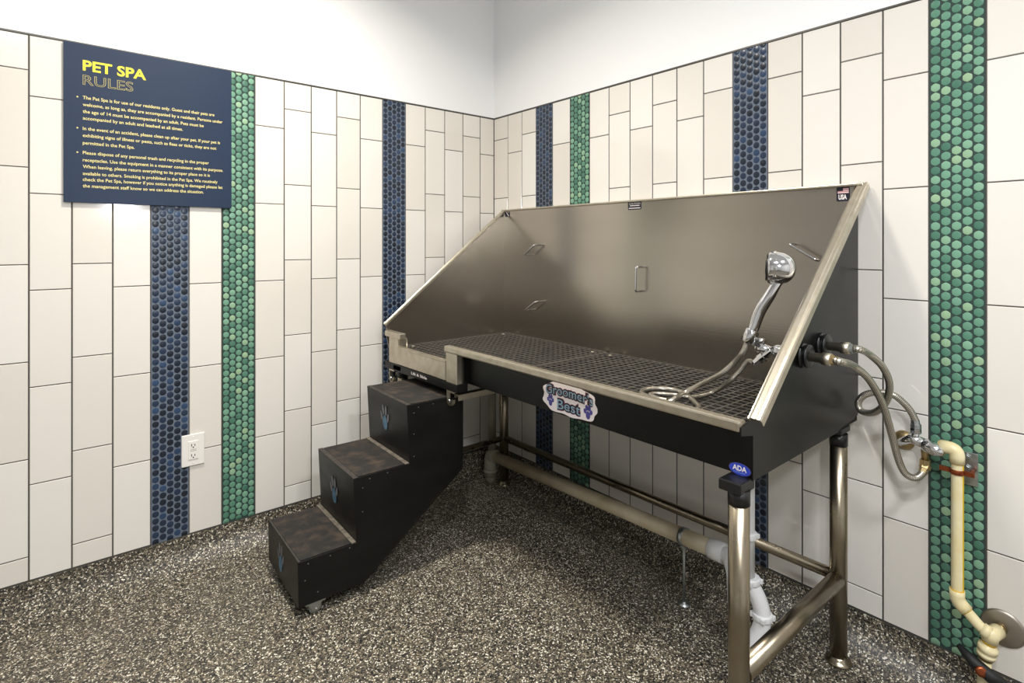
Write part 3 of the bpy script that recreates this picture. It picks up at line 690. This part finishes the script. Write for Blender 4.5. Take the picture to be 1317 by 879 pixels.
put('wall_stub', MB().tube([WY+(wall_p-WY)*.5, wall_p], .0115, 18).lathe(WY+(wall_p-WY)*.62, wall_p-WY, [(0, .0145), (.004, .0145)], 18), 'brass', sp)
u = (DN-WY).normalized()
put('union', MB().lathe(WY+u*.022, u, [(0, RC+.001), (.006, RC+.002), (.008, RC+.007), (.020, RC+.008), (.022, RC+.004), (.026, RC+.0035), (.028, RC+.007), (.036, RC+.006)], 24), 'cpvc', sp)
put('brass_ring', MB().lathe(WY+u*.057, u, [(0, RC+.004), (.008, RC+.003)], 20), 'brass', sp)
put('lower_pipe', MB().tube([WY+u*.06, (DN.x, DN.y, .055), (DN.x-.005, DN.y-.002, .004)], RC, 18), 'cpvc', sp)
DV = WY+u*.082
hm = put('valve_handle', MB().tube([DV+Vector((-.012, .048, .028)), DV+Vector((-.018, .016, .006)), DV+Vector((-.020, -.016, -.010)), DV+Vector((-.012, -.055, -.016))], [.006, .014, .016, .006], 14), 'rubber', sp, label='black oval valve handle near the floor')
put('handle_screw', MB().lathe(DV+Vector((-.030, 0, -.002)), Vector((-.85, -.35, .3)), [(0, .012), (.006, .0115), (.007, .006)], 20), 'copper', hm)
es = thing('wall_escutcheon', (0, wall_p.y, wall_p.z-.038), 'round brushed steel wall plate around the cream pipe near the floor', 'wall plate')
put('disc', MB().lathe((-.0011, wall_p.y, wall_p.z), -X, [(0, .044), (.002, .044), (.0045, .038), (.006, .014)], 40), 'stainlessplate', es)
# clamp and its bolt plate
cz = at(1232, 607, 0, PX).z
cpn = thing('pipe_clamp', (0, E2.y-.02, cz), 'copper pipe clamp and zinc bolt plate fixed to the green mosaic', 'pipe clamp')
put('clamp_band', MB().lathe((PX, E2.y, cz-.006), Z, [(0, RC+.0006), (0, RC+.003), (.012, RC+.003), (.012, RC+.0006)], 24).box((PX-.004, E2.y+RC+.001, cz-.006), (PX+.004, E2.y+RC+.024, cz+.006)).box((PX-.003, E2.y-RC-.022, cz-.006), (PX+.006, E2.y-RC-.001, cz+.006)), 'copper', cpn, bevel=.001)
put('clamp_stem', MB().tube([(-.001, E2.y-.026, cz), (PX+.002, E2.y-RC-.012, cz)], .0045, 12), 'copper', cpn)
yq = at(1243, 600, 0, 0).y
ba = put('bolt_plate', MB().box((-.0011, yq-.024, cz-.042), (-.004, yq+.018, cz+.042)), 'zinc', cpn, bevel=.001)
for dz in (.022, -.006):
    put('bolt', MB().lathe((-.004, yq-.002, cz+dz+.008), -X, [(0, .0085), (.004, .0085), (.0045, .006), (.008, .0055)], 6, smooth=False), 'zinc', ba)
# ================================================================ CAMERA
cd = bpy.data.cameras.new('camera'); cam = bpy.data.objects.new('camera', cd); COL.objects.link(cam)
cd.sensor_width = 36; cd.sensor_fit = 'HORIZONTAL'; cd.lens = F/1317*36; cd.shift_y = -(439.5-CY)/1317; cd.clip_start = .02
cam.location = CAM; cam.rotation_euler = (math.pi/2, 0, YAW-math.pi/2)
SC.camera = cam
# ================================================================ LIGHT
def area(name, loc, target, size, power, col, size_y=None, shape='RECTANGLE'):
    l = bpy.data.lights.new(name, 'AREA'); l.shape = shape; l.size = size; l.size_y = size_y or size; l.energy = power; l.color = col
    o = bpy.data.objects.new(name, l); COL.objects.link(o); o.location = loc
    d = Vector(target)-Vector(loc); o.rotation_euler = d.to_track_quat('-Z', 'Y').to_euler(); return o
for nm, p_, e_, sz, c_, sd in (('ceiling_light', (-1.30, -.85, 2.72), 30, .22, (1, .94, .84), 140),
                               ('ceiling_light', (-2.10, -2.55, 2.72), 34, .28, (.93, .96, 1), 176),
                               ('ceiling_light', (-1.10, -3.10, 2.72), 34, .28, (.97, .98, 1), 176)):
    area(nm, p_, (p_[0], p_[1], 0), sz, e_, c_, sz).data.spread = math.radians(sd)
area('camera_flash', (-1.42, -2.5, 1.5), (-.5, -.6, .9), .10, 7, (.95, .98, 1), .10)
w = bpy.data.worlds.new('world'); SC.world = w; w.use_nodes = True
w.node_tree.nodes['Background'].inputs[0].default_value = (.9, .92, 1, 1); w.node_tree.nodes['Background'].inputs[1].default_value = .2
SC.view_settings.view_transform = 'Standard'; SC.view_settings.look = 'None'; SC.view_settings.gamma = 1
SC.view_settings.exposure = .12; SC.view_settings.use_curve_mapping = False
for o in SC.objects:
    if '_w' in o: del o['_w']
